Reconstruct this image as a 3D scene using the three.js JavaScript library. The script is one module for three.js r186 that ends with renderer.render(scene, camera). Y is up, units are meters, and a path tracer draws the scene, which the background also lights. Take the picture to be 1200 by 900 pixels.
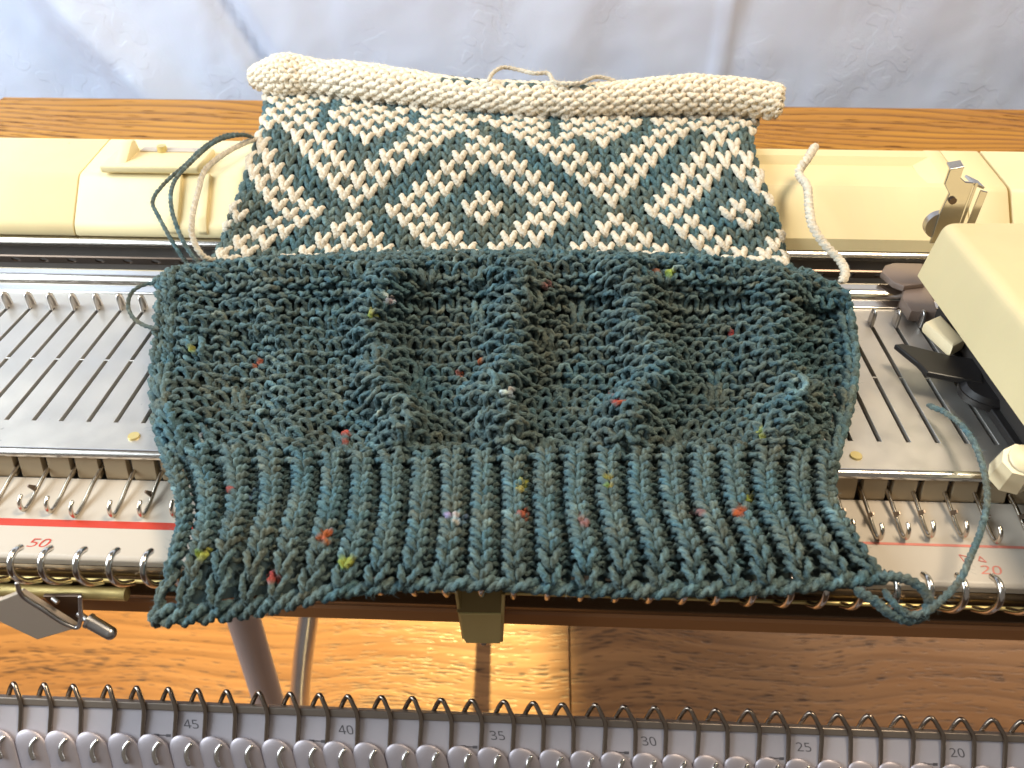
import * as THREE from 'three';
import { RoundedBoxGeometry } from 'three/addons/geometries/RoundedBoxGeometry.js';
import { TextGeometry } from 'three/addons/geometries/TextGeometry.js';
import { FontLoader } from 'three/addons/loaders/FontLoader.js';
import { mergeGeometries, toCreasedNormals } from 'three/addons/utils/BufferGeometryUtils.js';
import { ImprovedNoise } from 'three/addons/math/ImprovedNoise.js';
import { RectAreaLightUniformsLib } from 'three/addons/lights/RectAreaLightUniformsLib.js';

// ------------------------------------------------------------------ camera, light, exposure
const MM = 0.001;
const V = (a, b, c) => (Array.isArray(a) ? new THREE.Vector3(a[0], a[1], a[2]) : new THREE.Vector3(a, b, c));
RectAreaLightUniformsLib.init();
const scene = new THREE.Scene();
const camera = new THREE.PerspectiveCamera(50.230, 4 / 3, 0.01, 20);
camera.position.copy(V([9.8, 169.2, 197.8]).multiplyScalar(MM));
camera.up.copy(V([-0.02314, 0.79729, -0.60315]));
camera.lookAt(camera.position.clone().add(V([-0.03188, -0.60359, -0.79665])));
camera.focus = 0.29;
camera.userData.fStop = 22;
const renderer = new THREE.WebGLRenderer();
renderer.toneMapping = THREE.LinearToneMapping;
renderer.toneMappingExposure = 0.94;
renderer.shadowMap.enabled = true;
scene.background = new THREE.Color(0.19, 0.17, 0.15);            // the even light of the room

function areaLight(color, power, w, h, at, to) {
  const l = new THREE.RectAreaLight(color, power, w, h);
  l.position.copy(at); l.lookAt(to); l.castShadow = true; scene.add(l);
  return l;
}
// daylight from a window up to the left, and a warm ceiling lamp to the right, both outside the frame
const WINDOW = { at: V(-0.70, 0.42, 0.04), to: V(0, 0, -0.10), w: 0.72, h: 0.6 };
areaLight(new THREE.Color(0.80, 0.92, 1.0), 8.9, WINDOW.w, WINDOW.h, WINDOW.at, WINDOW.to);
const LAMP = { at: V(0.46, 1.05, -0.06), to: V(0.05, 0, -0.1), w: 0.34, h: 0.34 };
areaLight(new THREE.Color(1.0, 0.84, 0.62), 40, LAMP.w, LAMP.h, LAMP.at, LAMP.to);
// a warm lamp low behind the table that lights the floor under it
const LOW = { at: V(-0.10, -0.22, -1.60), to: V(-0.55, -0.73, -0.42) };
const low = new THREE.SpotLight(new THREE.Color(1.0, 0.74, 0.27), 40.0, 0, 0.47, 0.10, 2);
low.position.copy(LOW.at); low.target.position.copy(LOW.to); low.castShadow = true; low.shadow.radius = 1;
scene.add(low, low.target);
// pale daylight from a low window at the back right
const DOOR = { at: V(0.85, -0.36, -1.25), to: V(0.30, -0.73, -0.38), w: 0.8, h: 0.5 };
areaLight(new THREE.Color(1.0, 0.78, 0.56), 5.5, DOOR.w, DOOR.h, DOOR.at, DOOR.to);

// ------------------------------------------------------------------ helpers
let seed = 7;
const rnd = () => { seed = (seed * 1664525 + 1013904223) >>> 0; return seed / 4294967296; };
const rr = (a, b) => a + (b - a) * rnd();
const noiseGen = new ImprovedNoise();
const ns = (x, y, z = 0) => noiseGen.noise(x, y, z);
const clamp = THREE.MathUtils.clamp, lerp = THREE.MathUtils.lerp, sstep = THREE.MathUtils.smoothstep;
const C = (r, g, b) => new THREE.Color().setRGB(r, g, b);

const used = {};
function numbered(name) { const n = (used[name] = (used[name] ?? -1) + 1); return n ? name + '_' + String(n).padStart(3, '0') : name; }
function shadow(m) { m.castShadow = true; m.receiveShadow = true; return m; }
function thing(name, label, category, base, group) {                // base in mm
  const o = new THREE.Group();
  o.name = numbered(name); o.position.copy(V(base)).multiplyScalar(MM);
  o.userData = { label, category }; if (group) o.userData.group = group;
  o.base = V(base); scene.add(o);
  return o;
}
const originOf = (p) => { let o = p; while (o && !o.base) o = o.parent; return o ? o.base : V(0, 0, 0); };
function flat(g) { g = g.index ? g.toNonIndexed() : g; for (const k of Object.keys(g.attributes)) if (!['position', 'normal', 'uv'].includes(k)) g.deleteAttribute(k); return g; }
function joined(list) { return list.length === 1 ? list[0] : mergeGeometries(list.map(flat)); }
function part(name, geoms, mat, parent, label) {                    // geometry in mm, in the scene's axes
  const g = joined([].concat(geoms)).clone(), b = originOf(parent);
  g.translate(-b.x, -b.y, -b.z); g.scale(MM, MM, MM);
  const m = shadow(new THREE.Mesh(g, mat)); m.name = name; if (label) m.userData.label = label;
  (parent ?? scene).add(m);
  return m;
}
function structure(name, geoms, mat) { const m = part(name, geoms, mat, null); m.name = numbered(name); m.userData.kind = 'structure'; return m; }
function box(x0, x1, y0, y1, z0, z1, r = 0) {
  const w = x1 - x0, h = y1 - y0, d = z1 - z0;
  const g = r ? new RoundedBoxGeometry(w, h, d, 2, Math.min(r, w / 2.01, h / 2.01, d / 2.01)) : new THREE.BoxGeometry(w, h, d);
  return g.translate((x0 + x1) / 2, (y0 + y1) / 2, (z0 + z1) / 2);
}
// a profile in (z, y) swept along x
function profileX(pts, x0, x1, bevel = 0) {
  const s = new THREE.Shape(pts.map(([z, y]) => new THREE.Vector2(z, y)));
  const g = new THREE.ExtrudeGeometry(s, { depth: x1 - x0 - 2 * bevel, bevelEnabled: bevel > 0, bevelThickness: bevel, bevelSize: bevel, bevelOffset: -bevel, bevelSegments: 2, steps: 1 });
  g.rotateY(Math.PI / 2);                                           // shape x -> -z, depth -> x
  g.scale(1, 1, -1); flip(g);
  return g.translate(x0 + bevel, 0, 0);
}
function flip(g) {
  const p = g.attributes;
  if (g.index) { const a = g.index.array; for (let i = 0; i < a.length; i += 3) { const t = a[i]; a[i] = a[i + 1]; a[i + 1] = t; } }
  else for (const k of Object.keys(p)) { const a = p[k].array, n = p[k].itemSize; for (let i = 0; i < p[k].count; i += 3) for (let c = 0; c < n; c++) { const t = a[i * n + c]; a[i * n + c] = a[(i + 1) * n + c]; a[(i + 1) * n + c] = t; } }
  g.computeVertexNormals();
}
// smooth chain of points rounded at its corners
function rounded(pts, r, seg = 4) {
  const out = [];
  pts.forEach((p, i) => {
    const a = pts[i - 1], b = pts[i + 1];
    if (!a || !b) { out.push(p); return; }
    const P = V(p[0], p[1], 0), A = V(a[0], a[1], 0).sub(P), B = V(b[0], b[1], 0).sub(P), k = Math.min(r, A.length() / 2, B.length() / 2);
    A.setLength(k); B.setLength(k);
    for (let j = 0; j <= seg; j++) { const t = j / seg; out.push([P.x + A.x * (1 - t) ** 2 + B.x * t * t, P.y + A.y * (1 - t) ** 2 + B.y * t * t]); }
  });
  return out;
}
const creased = (g, a = 0.6) => toCreasedNormals(g, a);
function tube(pts, r, seg = 40, sides = 8, closed = false) {
  const c = new THREE.CatmullRomCurve3(pts.map((p) => (p.isVector3 ? p : V(p))), closed, 'centripetal');
  const g = new THREE.TubeGeometry(c, seg, r, sides, closed);
  if (closed) return g;
  const ends = [0, 1].map((t) => { const s = new THREE.SphereGeometry(r, sides, 6); const p = c.getPoint(t); return s.translate(p.x, p.y, p.z); });
  return joined([g, ...ends]);
}
function cyl(a, b, r, r2 = r, sides = 20) {
  const A = V(a), B = V(b), g = new THREE.CylinderGeometry(r2, r, A.distanceTo(B), sides);
  g.applyQuaternion(new THREE.Quaternion().setFromUnitVectors(V(0, 1, 0), B.clone().sub(A).normalize()));
  const m = A.add(B).multiplyScalar(0.5);
  return g.translate(m.x, m.y, m.z);
}
// a flat plate with the given outline (coplanar points), t thick behind its face
function plate(pts, t, bevel = 0.25) {
  const P = pts.map((p) => V(p)), o = P[0], ex = P[1].clone().sub(o).normalize();
  const n = new THREE.Vector3(); for (let i = 0; i < P.length; i++) n.add(P[i].clone().sub(o).cross(P[(i + 1) % P.length].clone().sub(o))); n.normalize();
  const ey = n.clone().cross(ex), s = new THREE.Shape(P.map((p) => { const d = p.clone().sub(o); return new THREE.Vector2(d.dot(ex), d.dot(ey)); }));
  const g = new THREE.ExtrudeGeometry(s, { depth: Math.max(t - 2 * bevel, 0.05), bevelEnabled: true, bevelThickness: bevel, bevelSize: bevel, bevelOffset: -bevel, bevelSegments: 2 });
  g.translate(0, 0, -t + bevel);
  return g.applyMatrix4(new THREE.Matrix4().makeBasis(ex, ey, n).setPosition(o));
}
// uv in metres from the two axes that span each face
function uvMetres(g, sx = MM, off = [0, 0]) {
  g = g.index ? g.toNonIndexed() : g;
  const p = g.attributes.position, n = p.count, uv = new Float32Array(n * 2), a = V(0, 0, 0), b = V(0, 0, 0), c = V(0, 0, 0);
  for (let i = 0; i < n; i += 3) {
    a.fromBufferAttribute(p, i); b.fromBufferAttribute(p, i + 1).sub(a); c.fromBufferAttribute(p, i + 2).sub(a); b.cross(c);
    const ax = Math.abs(b.x), ay = Math.abs(b.y), az = Math.abs(b.z);
    for (let k = 0; k < 3; k++) {
      const x = p.getX(i + k), y = p.getY(i + k), z = p.getZ(i + k);
      const [u, v] = ay >= ax && ay >= az ? [x, z] : az >= ax ? [x, y] : [z, y];
      uv[(i + k) * 2] = u * sx + off[0]; uv[(i + k) * 2 + 1] = v * sx + off[1];
    }
  }
  g.setAttribute('uv', new THREE.BufferAttribute(uv, 2));
  return g;
}
function texture(w, h, fn, srgb, metresW = 1, metresH = 1) {
  const d = new Uint8Array(w * h * 4);
  for (let y = 0; y < h; y++) for (let x = 0; x < w; x++) {
    const c = fn(x / w, y / h), i = (y * w + x) * 4;
    if (typeof c === 'number') d[i] = d[i + 1] = d[i + 2] = clamp(c, 0, 1) * 255;
    else for (let k = 0; k < 3; k++) { const l = clamp(c[k], 0, 1); d[i + k] = 255 * (srgb ? (l <= 0.0031308 ? 12.92 * l : 1.055 * Math.pow(l, 1 / 2.4) - 0.055) : l); }
    d[i + 3] = 255;
  }
  const t = new THREE.DataTexture(d, w, h, THREE.RGBAFormat);
  t.wrapS = t.wrapT = THREE.RepeatWrapping; t.magFilter = THREE.LinearFilter; t.minFilter = THREE.LinearFilter;
  if (srgb) t.colorSpace = THREE.SRGBColorSpace;
  t.repeat.set(1 / metresW, 1 / metresH); t.needsUpdate = true;
  return t;
}
// noise that repeats over the unit square
function tiled(x, y, fx, fy, z) {
  const a = ns(x * fx, y * fy, z), b = ns((x - 1) * fx, y * fy, z), c = ns(x * fx, (y - 1) * fy, z), d = ns((x - 1) * fx, (y - 1) * fy, z);
  return lerp(lerp(a, b, x), lerp(c, d, x), y);
}

// ------------------------------------------------------------------ materials
function woodSet(z, light, mid, dark, freq, W = 0.62, H = 0.31, line = 0.8, px = 30, py = 190, wa = 0.16, pt = 0.22) {
  const val = (x, y) => {
    const warp = wa * tiled(x, y, 2.2, 1.6, z) + 0.05 * tiled(x, y, 6, 4, z + 3);
    const r = (y + warp) * freq + 0.6 * tiled(x, y, 3, 3, z + 7);
    const f = r - Math.floor(r), ring = Math.pow(f, 3) * sstep(1 - f, 0, 0.12);
    const pore = sstep(tiled(x, y + warp * 0.6, px, py, z + 11) + 0.35 * tiled(x, y, 4, 9, z + 29), pt, pt + 0.2);
    const streak = tiled(x, y + warp * 0.5, 5, 60, z + 13);
    return [ring, pore, streak, tiled(x, y, 3, 5, z + 17)];
  };
  const col = texture(1024, 512, (x, y) => {
    const [ring, pore, streak, blotch] = val(x, y), k = clamp(0.5 + 0.9 * streak + 0.7 * blotch, 0, 1), d = clamp(line * ring + 0.75 * pore, 0, 1);
    return [0, 1, 2].map((i) => lerp(lerp(mid[i], light[i], k), dark[i], d));
  }, true, W, H);
  const bump = texture(1024, 512, (x, y) => { const [ring, pore, streak] = val(x, y); return 0.75 - 0.3 * ring - 0.6 * pore + 0.12 * streak; }, false, W, H);
  const rough = texture(512, 256, (x, y) => { const [, pore, streak, blotch] = val(x, y); return 0.38 + 0.3 * pore + 0.1 * streak + 0.12 * blotch; }, false, W, H);
  return { map: col, bumpMap: bump, roughnessMap: rough };
}
const std = (o) => new THREE.MeshStandardMaterial(o), phy = (o) => new THREE.MeshPhysicalMaterial(o);
const tableWood = phy({ ...woodSet(2.3, [0.56, 0.265, 0.03], [0.42, 0.175, 0.018], [0.085, 0.028, 0.006], 22, 0.5, 0.25, 0.95, 30, 190, 0.34), bumpScale: 0.0002, roughness: 1, specularIntensity: 0.3 });
const floorWood = phy({ ...woodSet(9.1, [0.38, 0.195, 0.08], [0.27, 0.13, 0.052], [0.06, 0.025, 0.012], 15, 0.7, 0.35, 0.5, 34, 170, 0.16, 0.13), bumpScale: 0.0005, roughness: 1, clearcoat: 0.12, clearcoatRoughness: 0.4 });
const edgeWood = std({ color: C(0.44, 0.19, 0.07), roughness: 0.5 });

const fine = texture(512, 512, (x, y) => 0.5 + 0.35 * tiled(x, y, 60, 60, 1) + 0.3 * tiled(x, y, 140, 140, 4), false, 0.12, 0.12);
const smear = texture(512, 512, (x, y) => clamp(0.5 + 0.55 * tiled(x, y, 5, 4, 21) + 0.3 * tiled(x, y, 16, 14, 22) + 0.12 * tiled(x, y, 80, 80, 23), 0, 1), false, 0.17, 0.17);
const roughOf = (a, b, z, w = 0.15) => texture(512, 512, (x, y) => clamp(lerp(a, b, 0.5 + 0.6 * tiled(x, y, 6, 6, z) + 0.35 * tiled(x, y, 24, 22, z + 1)) , 0, 1), false, w, w);
const blotchy = (c, k, z, w = 0.2, specks = 0) => texture(512, 512, (x, y) => {
  const n = 1 + k * (tiled(x, y, 5, 5, z) + 0.6 * tiled(x, y, 19, 17, z + 2)), s = specks && sstep(tiled(x, y, 90, 90, z + 5) + 0.3 * tiled(x, y, 12, 12, z + 6), 0.62, 0.74) * specks;
  return c.map((v) => v * n * (1 - s));
}, true, w, w);

const creamPlastic = phy({ map: blotchy([0.79, 0.66, 0.38], 0.06, 31, 0.23, 0.6), roughnessMap: roughOf(0.38, 0.6, 33), roughness: 1, bumpMap: fine, bumpScale: 0.00003, specularIntensity: 0.6 });
const carriagePlastic = phy({ map: blotchy([0.67, 0.545, 0.31], 0.07, 37, 0.2, 0.6), roughnessMap: roughOf(0.36, 0.58, 38), roughness: 1, bumpMap: fine, bumpScale: 0.00003, specularIntensity: 0.7 });
const knobPlastic = phy({ color: C(0.80, 0.66, 0.42), roughness: 0.4, transmission: 0.0 });
const brownPlastic = phy({ color: C(0.22, 0.16, 0.13), roughness: 0.35 });
const blackPlastic = std({ color: C(0.014, 0.012, 0.012), roughness: 0.38 });
const blackMatte = std({ color: C(0.018, 0.014, 0.012), roughness: 0.7 });
const alu = std({ map: blotchy([0.64, 0.605, 0.56], 0.09, 41, 0.16, 0.35), metalness: 0.85, roughnessMap: roughOf(0.34, 0.56, 42, 0.13), roughness: 1, bumpMap: fine, bumpScale: 0.00002 });
const chrome = std({ color: C(0.72, 0.69, 0.65), metalness: 1, roughnessMap: roughOf(0.10, 0.28, 44, 0.05), roughness: 1 });
const steel = std({ color: C(0.56, 0.54, 0.53), metalness: 1, roughnessMap: roughOf(0.2, 0.4, 45, 0.05), roughness: 1 });
const needleSteel = std({ color: C(0.60, 0.54, 0.46), metalness: 1, roughness: 0.22 });
const darkSteel = std({ color: C(0.14, 0.10, 0.075), metalness: 0.8, roughness: 0.32 });
const bracketSteel = std({ map: blotchy([0.62, 0.50, 0.39], 0.12, 71, 0.05, 0.3), metalness: 0.15, roughness: 0.5 });
const bedSteel = std({ map: blotchy([0.27, 0.25, 0.235], 0.12, 75, 0.06, 0.4), metalness: 0.4, roughness: 0.5 });
const ribberRail = std({ map: blotchy([0.30, 0.25, 0.21], 0.15, 73, 0.05, 0.4), metalness: 0.7, roughness: 0.38 });
const darkWire = std({ color: C(0.34, 0.28, 0.23), metalness: 1, roughness: 0.26 });
const rail = std({ map: blotchy([0.13, 0.088, 0.05], 0.2, 47, 0.06, 0.4), metalness: 0.85, roughnessMap: roughOf(0.18, 0.36, 48, 0.08), roughness: 1 });
const brass = std({ map: blotchy([0.74, 0.59, 0.25], 0.12, 49, 0.05, 0.3), metalness: 0.6, roughnessMap: roughOf(0.28, 0.5, 50, 0.05), roughness: 1 });
const stripPaint = std({ map: blotchy([0.52, 0.455, 0.38], 0.05, 51, 0.13, 0.45), roughnessMap: roughOf(0.32, 0.5, 52), roughness: 1 });
const combPaint = std({ map: blotchy([0.38, 0.285, 0.175], 0.1, 53, 0.08, 0.5), roughness: 0.5 });
const redInk = std({ color: C(0.50, 0.035, 0.012), roughness: 0.5 });
const paleRedInk = std({ color: C(0.62, 0.20, 0.15), roughness: 0.5 });
const greyInk = std({ color: C(0.11, 0.105, 0.12), roughness: 0.5 });
const ribberPaint = phy({ map: blotchy([0.56, 0.53, 0.58], 0.08, 55, 0.09, 0.4), metalness: 0.25, roughnessMap: roughOf(0.28, 0.5, 56, 0.07), roughness: 1 });
const ribberMetal = phy({ map: blotchy([0.50, 0.455, 0.49], 0.1, 57, 0.05, 0.4), metalness: 0.7, roughnessMap: roughOf(0.42, 0.62, 58, 0.05), roughness: 1 });
const legPaint = std({ color: C(0.60, 0.59, 0.64), metalness: 0.3, roughness: 0.45 });
const legChrome = std({ color: C(0.72, 0.72, 0.75), metalness: 0.9, roughness: 0.24 });

// ------------------------------------------------------------------ the setting: floor and the sheet behind the table
const FY = -730;
const planks = [[-1400, 57, -482, -292, 0.1], [58, 1300, -482, -292, 0.47], [-1500, -545, -673, -483, 0.8], [-544, 680, -673, -483, 0.33], [681, 1500, -673, -483, 0.6], [-1100, 300, -291, -101, 0.2], [301, 1500, -291, -101, 0.7], [-1500, -100, -864, -674, 0.52], [-99, 1300, -864, -674, 0.9],
  [-1500, -300, -100, 90, 0.15], [-299, 1100, -100, 90, 0.38], [-1400, 200, 91, 281, 0.66], [201, 1500, 91, 281, 0.24]];
const floorMesh = structure('floor', box(-2500, 2500, FY - 40, FY - 9, -2500, 2500), std({ color: C(0.06, 0.03, 0.015), roughness: 0.8 }));
for (const [x0, x1, z0, z1, o] of planks) part('plank', uvMetres(box(x0 + 0.5, x1 - 0.5, FY - 9, FY, z0 + 0.5, z1 - 0.5, 0.8), MM, [o * 1.1, o * 3.3]), floorWood, floorMesh);

{ // pale blue damask sheet hanging behind the table
  const t = thing('backdrop_sheet', 'pale blue satin sheet hanging in folds behind the table', 'sheet', [0, -330, -470]);
  const NX = 360, NY = 110, pos = [], uv = [], idx = [];
  const fold = (x, y) => {
    const d = x + 0.55 * y;                                         // folds lean
    return 6 * ns(d / 150, y / 500, 3) + 2 * ns(d / 72 + 3, y / 300, 8) + 22 * Math.exp(-(((x + 0.75 * y + 345) / 26) ** 2)) - 12 * Math.exp(-(((x + 0.5 * y + 228) / 9) ** 2)) + 4 * Math.exp(-(((x - 0.55 * y - 25) / 30) ** 2))
      + 5 * Math.exp(-(((x - 148 - 0.06 * y) / 5) ** 2)) - 4 * Math.exp(-(((y - 36 - 0.03 * (x - 100)) / 3) ** 2)) * sstep(x, 60, 90) * sstep(200 - x, 0, 60) + 2.2 * ns(x / 34, y / 60, 5) + 0.6 * ns(x / 11, y / 15, 9);
  };
  for (let j = 0; j <= NY; j++) for (let i = 0; i <= NX; i++) {
    const x = -1150 + 2300 * i / NX, y = -330 + 700 * j / NY;
    pos.push(x, y, -475 + fold(x, y)); uv.push(x * MM, y * MM);
    if (i < NX && j < NY) { const a = j * (NX + 1) + i; idx.push(a, a + 1, a + NX + 2, a, a + NX + 2, a + NX + 1); }
  }
  const g = new THREE.BufferGeometry(); g.setAttribute('position', new THREE.Float32BufferAttribute(pos, 3)); g.setAttribute('uv', new THREE.Float32BufferAttribute(uv, 2)); g.setIndex(idx); g.computeVertexNormals();
  const bump = texture(1024, 1024, (x, y) => {                      // leaf-like damask relief and a fine weave
    const q = tiled(x, y, 14, 14, 61) + 0.5 * tiled(x, y, 30, 30, 62), m = sstep(tiled(x, y, 4, 4, 64), 0.02, 0.2);
    return 0.5 + 0.3 * m * sstep(Math.abs(q), 0.22, 0.0) + 0.16 * m * tiled(x, y, 70, 70, 65) + 0.07 * tiled(x, y, 160, 160, 66);
  }, false, 0.3, 0.3);
  const m = phy({ map: blotchy([0.59, 0.66, 0.82], 0.05, 67, 0.4), roughness: 0.5, bumpMap: bump, bumpScale: 0.0004, sheen: 0.3, sheenColor: C(0.7, 0.8, 1), sheenRoughness: 0.5 });
  part('cloth', g, m, t);
}

// ------------------------------------------------------------------ table
{
  const t = thing('table', 'folding table with an orange wood grain top under the knitting machine', 'table', [0, -730, -180]);
  part('table_top', uvMetres(box(-397, 420, -46, -30, -408, 36, 1.5), MM, [0.12, 0.05]), tableWood, t);
  part('edge_strip', uvMetres(profileX([[36, -46], [36, -29.6], [45, -29.6], [46.2, -31], [46.2, -35.5], [44, -37], [38, -46]], -397, 420)), edgeWood, t);
  part('table_leg', tube([[-172, -46, -118], [-172, -200, -118], [-168, -420, -108], [-166, -725, -106]], 10, 40, 20), legPaint, t, 'matt grey tube leg nearest the machine front');
  part('table_leg', tube([[-196, -400, -352], [-212, -500, -309], [-222, -560, -280], [-226, -600, -262], [-227, -725, -230]], 10, 50, 20), legChrome, t, 'slim shiny bent tube leg');
  part('table_leg', cyl([-55, -46, -400], [-55, -730, -505], 9), legPaint, t);
  part('table_leg', cyl([408, -46, -118], [408, -730, -108], 10), legPaint, t);
}

// ------------------------------------------------------------------ knitting machine bed
const mach = thing('knitting_machine', 'cream chunky knitting machine bed with hooked needles lying along the table', 'knitting machine', [0, -30, -50]);
const X0 = -420, X1 = 440;
{
  // slotted needle plate
  const s = new THREE.Shape([V(X0, -88, 0), V(X1, -88, 0), V(X1, 13, 0), V(X0, 13, 0)].map((p) => new THREE.Vector2(p.x, p.y)));
  for (let n = -46; n <= 48; n++) for (const [a, b] of [[-68, -34.6], [-34, -0.2]]) {
    const x = n * 9, h = new THREE.Path(); h.moveTo(x - 0.72, a); h.lineTo(x + 0.72, a); h.lineTo(x + 0.72, b); h.lineTo(x - 0.72, b); h.lineTo(x - 0.72, a); s.holes.push(h);
  }
  const g = new THREE.ExtrudeGeometry(s, { depth: 1.6, bevelEnabled: true, bevelSize: 0.12, bevelThickness: 0.12, bevelOffset: -0.12, bevelSegments: 1 });
  g.rotateX(Math.PI / 2); g.translate(0, -0.12, 0);                  // shape y -> z
  part('needle_plate', uvMetres(g), alu, mach);
  part('bed_body', box(X0, X1, -29.8, -5.5, -95.1, 12), bedSteel, mach);
  part('front_edge', profileX(rounded([[12.6, -1.7], [12.6, 0.3], [14.2, 0.2], [15.2, -0.7], [15.2, -1.7]], 0.5), X0, X1), chrome, mach);
  for (const p of [[-117.2, 6.7], [107.5, 7.2], [-238, 6.9], [230, 7]]) part('screw', [new THREE.CylinderGeometry(1.75, 1.9, 0.7, 20).translate(p[0], 0.32, p[1])], brass, mach);
  // comb wall, its dark slots between tabs, and the scale strip
  part('comb_channel', box(X0, X1, -10.4, -1.9, 8, 11.4), bedSteel, mach);
  for (let n = -37; n <= 37; n++) part('comb_tab', profileX([[12.2, -10.2], [12.2, -1.75], [13.6, -1.75], [15.4, -9.4], [15.4, -10.2]], n * 9 + 0.95, n * 9 + 8.05, 0.15), combPaint, mach);
  part('scale_strip', profileX(rounded([[15.6, -12], [15.6, -10], [47.2, -9.2], [48.3, -10], [48.3, -12]], 0.5), X0, X1), stripPaint, mach);
  part('printed_line', box(X0, -66, -9.62, -9.42, 33.8, 36.6), redInk, mach, 'broad red printed line');
  part('printed_line', box(66, X1, -9.62, -9.42, 33.3, 34.2), paleRedInk, mach, 'thin pale red printed line');
  // front rail and rod
  part('front_rail', profileX(rounded([[14, -12], [47.5, -12], [49.4, -13], [49.8, -17], [47.5, -19.5], [48.2, -25], [46, -29.7], [14, -29.7]], 0.9), X0, X1), rail, mach);
  part('wire_rod', cyl([X0, -15.3, 50.9], [X1, -15.3, 50.9], 0.55, 0.55, 12), brass, mach);
  part('front_rod', cyl([-190, -22, 50.2], [-107.5, -22, 50.2], 2.0, 2.0, 24), brass, mach);
  // rear: round chrome rail, dark carriage channel, trim, covers
  part('slide_rail', profileX(rounded([[-95, -2], [-95, 2], [-93, 3.6], [-87.5, 3.4], [-85.5, 1.8], [-85.5, -2]], 1.4), X0, X1), chrome, mach);
  part('plate_lip', profileX(rounded([[-84.6, -0.1], [-84.6, 0.9], [-79.5, 0.7], [-79, 0.05]], 0.3), X0, X1), chrome, mach);
  part('channel_floor', box(X0, X1, -24, -22, -122, -95.2), bedSteel, mach);
  const hs = new THREE.Shape([new THREE.Vector2(X0, -4.3), new THREE.Vector2(X1, -4.3), new THREE.Vector2(X1, 1.8), new THREE.Vector2(X0, 1.8)]);
  for (let x = X0 + 8; x < X1 - 6; x += 12.6) { const h = new THREE.Path(); h.absellipse(x, -1.2, 2.1, 2.1, 0, Math.PI * 2, false); hs.holes.push(h); }
  const hg = new THREE.ExtrudeGeometry(hs, { depth: 0.8, bevelEnabled: false }); hg.rotateX(Math.PI / 2); hg.rotateX(-0.95); hg.translate(0, -4.5, -116.5);
  part('perforated_strip', hg, darkSteel, mach);
  part('cover_trim', profileX(rounded([[-122, 1.2], [-122, 4.4], [-117.5, 4.2], [-116, 2.8], [-116, 1.2]], 0.8), X0, X1), chrome, mach);
  part('rear_body', box(X0, X1, -29.8, 0.8, -168, -122), bedSteel, mach);
}
// rear covers: three lids with seams between; a tray is sunk in the right-hand one
const lid = (x0, x1, top = [[-136, 26], [-169, 29.2]]) => creased(profileX(rounded([[-170.5, -10], [-170.5, top[1][1] - 0.2], top[1], top[0], [-119.2, 9.6], [-118.2, 4.6], [-130, 4.6]], 2.2), x0, x1, 0.35), 0.5);
part('lid', uvMetres(lid(X0, -193.6)), creamPlastic, mach);
{
  part('lid', uvMetres(lid(-193, 60)), creamPlastic, mach);
  // raised finger catch on the left lid
  const cx = -163, cz = -148;
  part('catch', creased(joined([box(cx - 20, cx + 24, 27, 30.6, cz - 9, cz + 13, 1.2)]), 0.5), creamPlastic, mach);
  part('catch_finger', [creased(profileX(rounded([[cz - 6, 29], [cz - 4, 36], [cz - 1, 36.5], [cz + 10, 30.4], [cz + 12, 29]], 1.5), cx - 14, cx - 9, 0.5), 0.5)], creamPlastic, mach);
  part('catch_window', box(cx - 8, cx + 19, 30.5, 31.2, cz - 8, cz - 3, 0.3), stripPaint, mach);
  part('catch_button', new THREE.CylinderGeometry(2, 2.3, 2.6, 16).translate(cx + 2, 32, cz - 4), brass, mach);
  // guide ribs where the yarn tails hang
  for (const [x, w] of [[-152, 5], [-138.5, 4]]) part('guide_rib', creased(profileX(rounded([[-138, 24], [-135, 28], [-121, 14], [-117.8, 8], [-119, 6]], 1), x, x + w, 0.4), 0.5), creamPlastic, mach);
}
{
  // right lid built round its tray
  const xa = 60.6, xb = 189.2, ta = 92, tb = 182, z0 = -163, z1 = -139.5, y = (z) => 26 + (z + 136) / -33 * 3.2;
  part('lid', [uvMetres(lid(xa, ta)), uvMetres(lid(tb, xb)),
    uvMetres(creased(profileX([[-170.5, -10], [-170.5, 28], [-169, 29.2], [z0, y(z0)], [z0 + 2.5, 25.2], [z1 - 3.5, 24.4], [z1, y(z1)], [-136, 26], [-133.6, 24], [-119.2, 9.6], [-118.2, 4.6], [-130, 4.6]], ta, tb), 0.5)),
    uvMetres(plate([[ta, y(z0), z0], [ta, y(z1), z1], [ta + 7, 24.4, z1 - 3.5], [ta + 7, 25.2, z0 + 2.5]], 0.6, 0.05)), uvMetres(plate([[tb, y(z1), z1], [tb, y(z0), z0], [tb - 7, 25.2, z0 + 2.5], [tb - 7, 24.4, z1 - 3.5]], 0.6, 0.05))], creamPlastic, mach);
  part('lid', uvMetres(lid(189.5, 206.2)), creamPlastic, mach);
  part('lid', uvMetres(lid(207.6, X1)), creamPlastic, mach);
}

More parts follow.
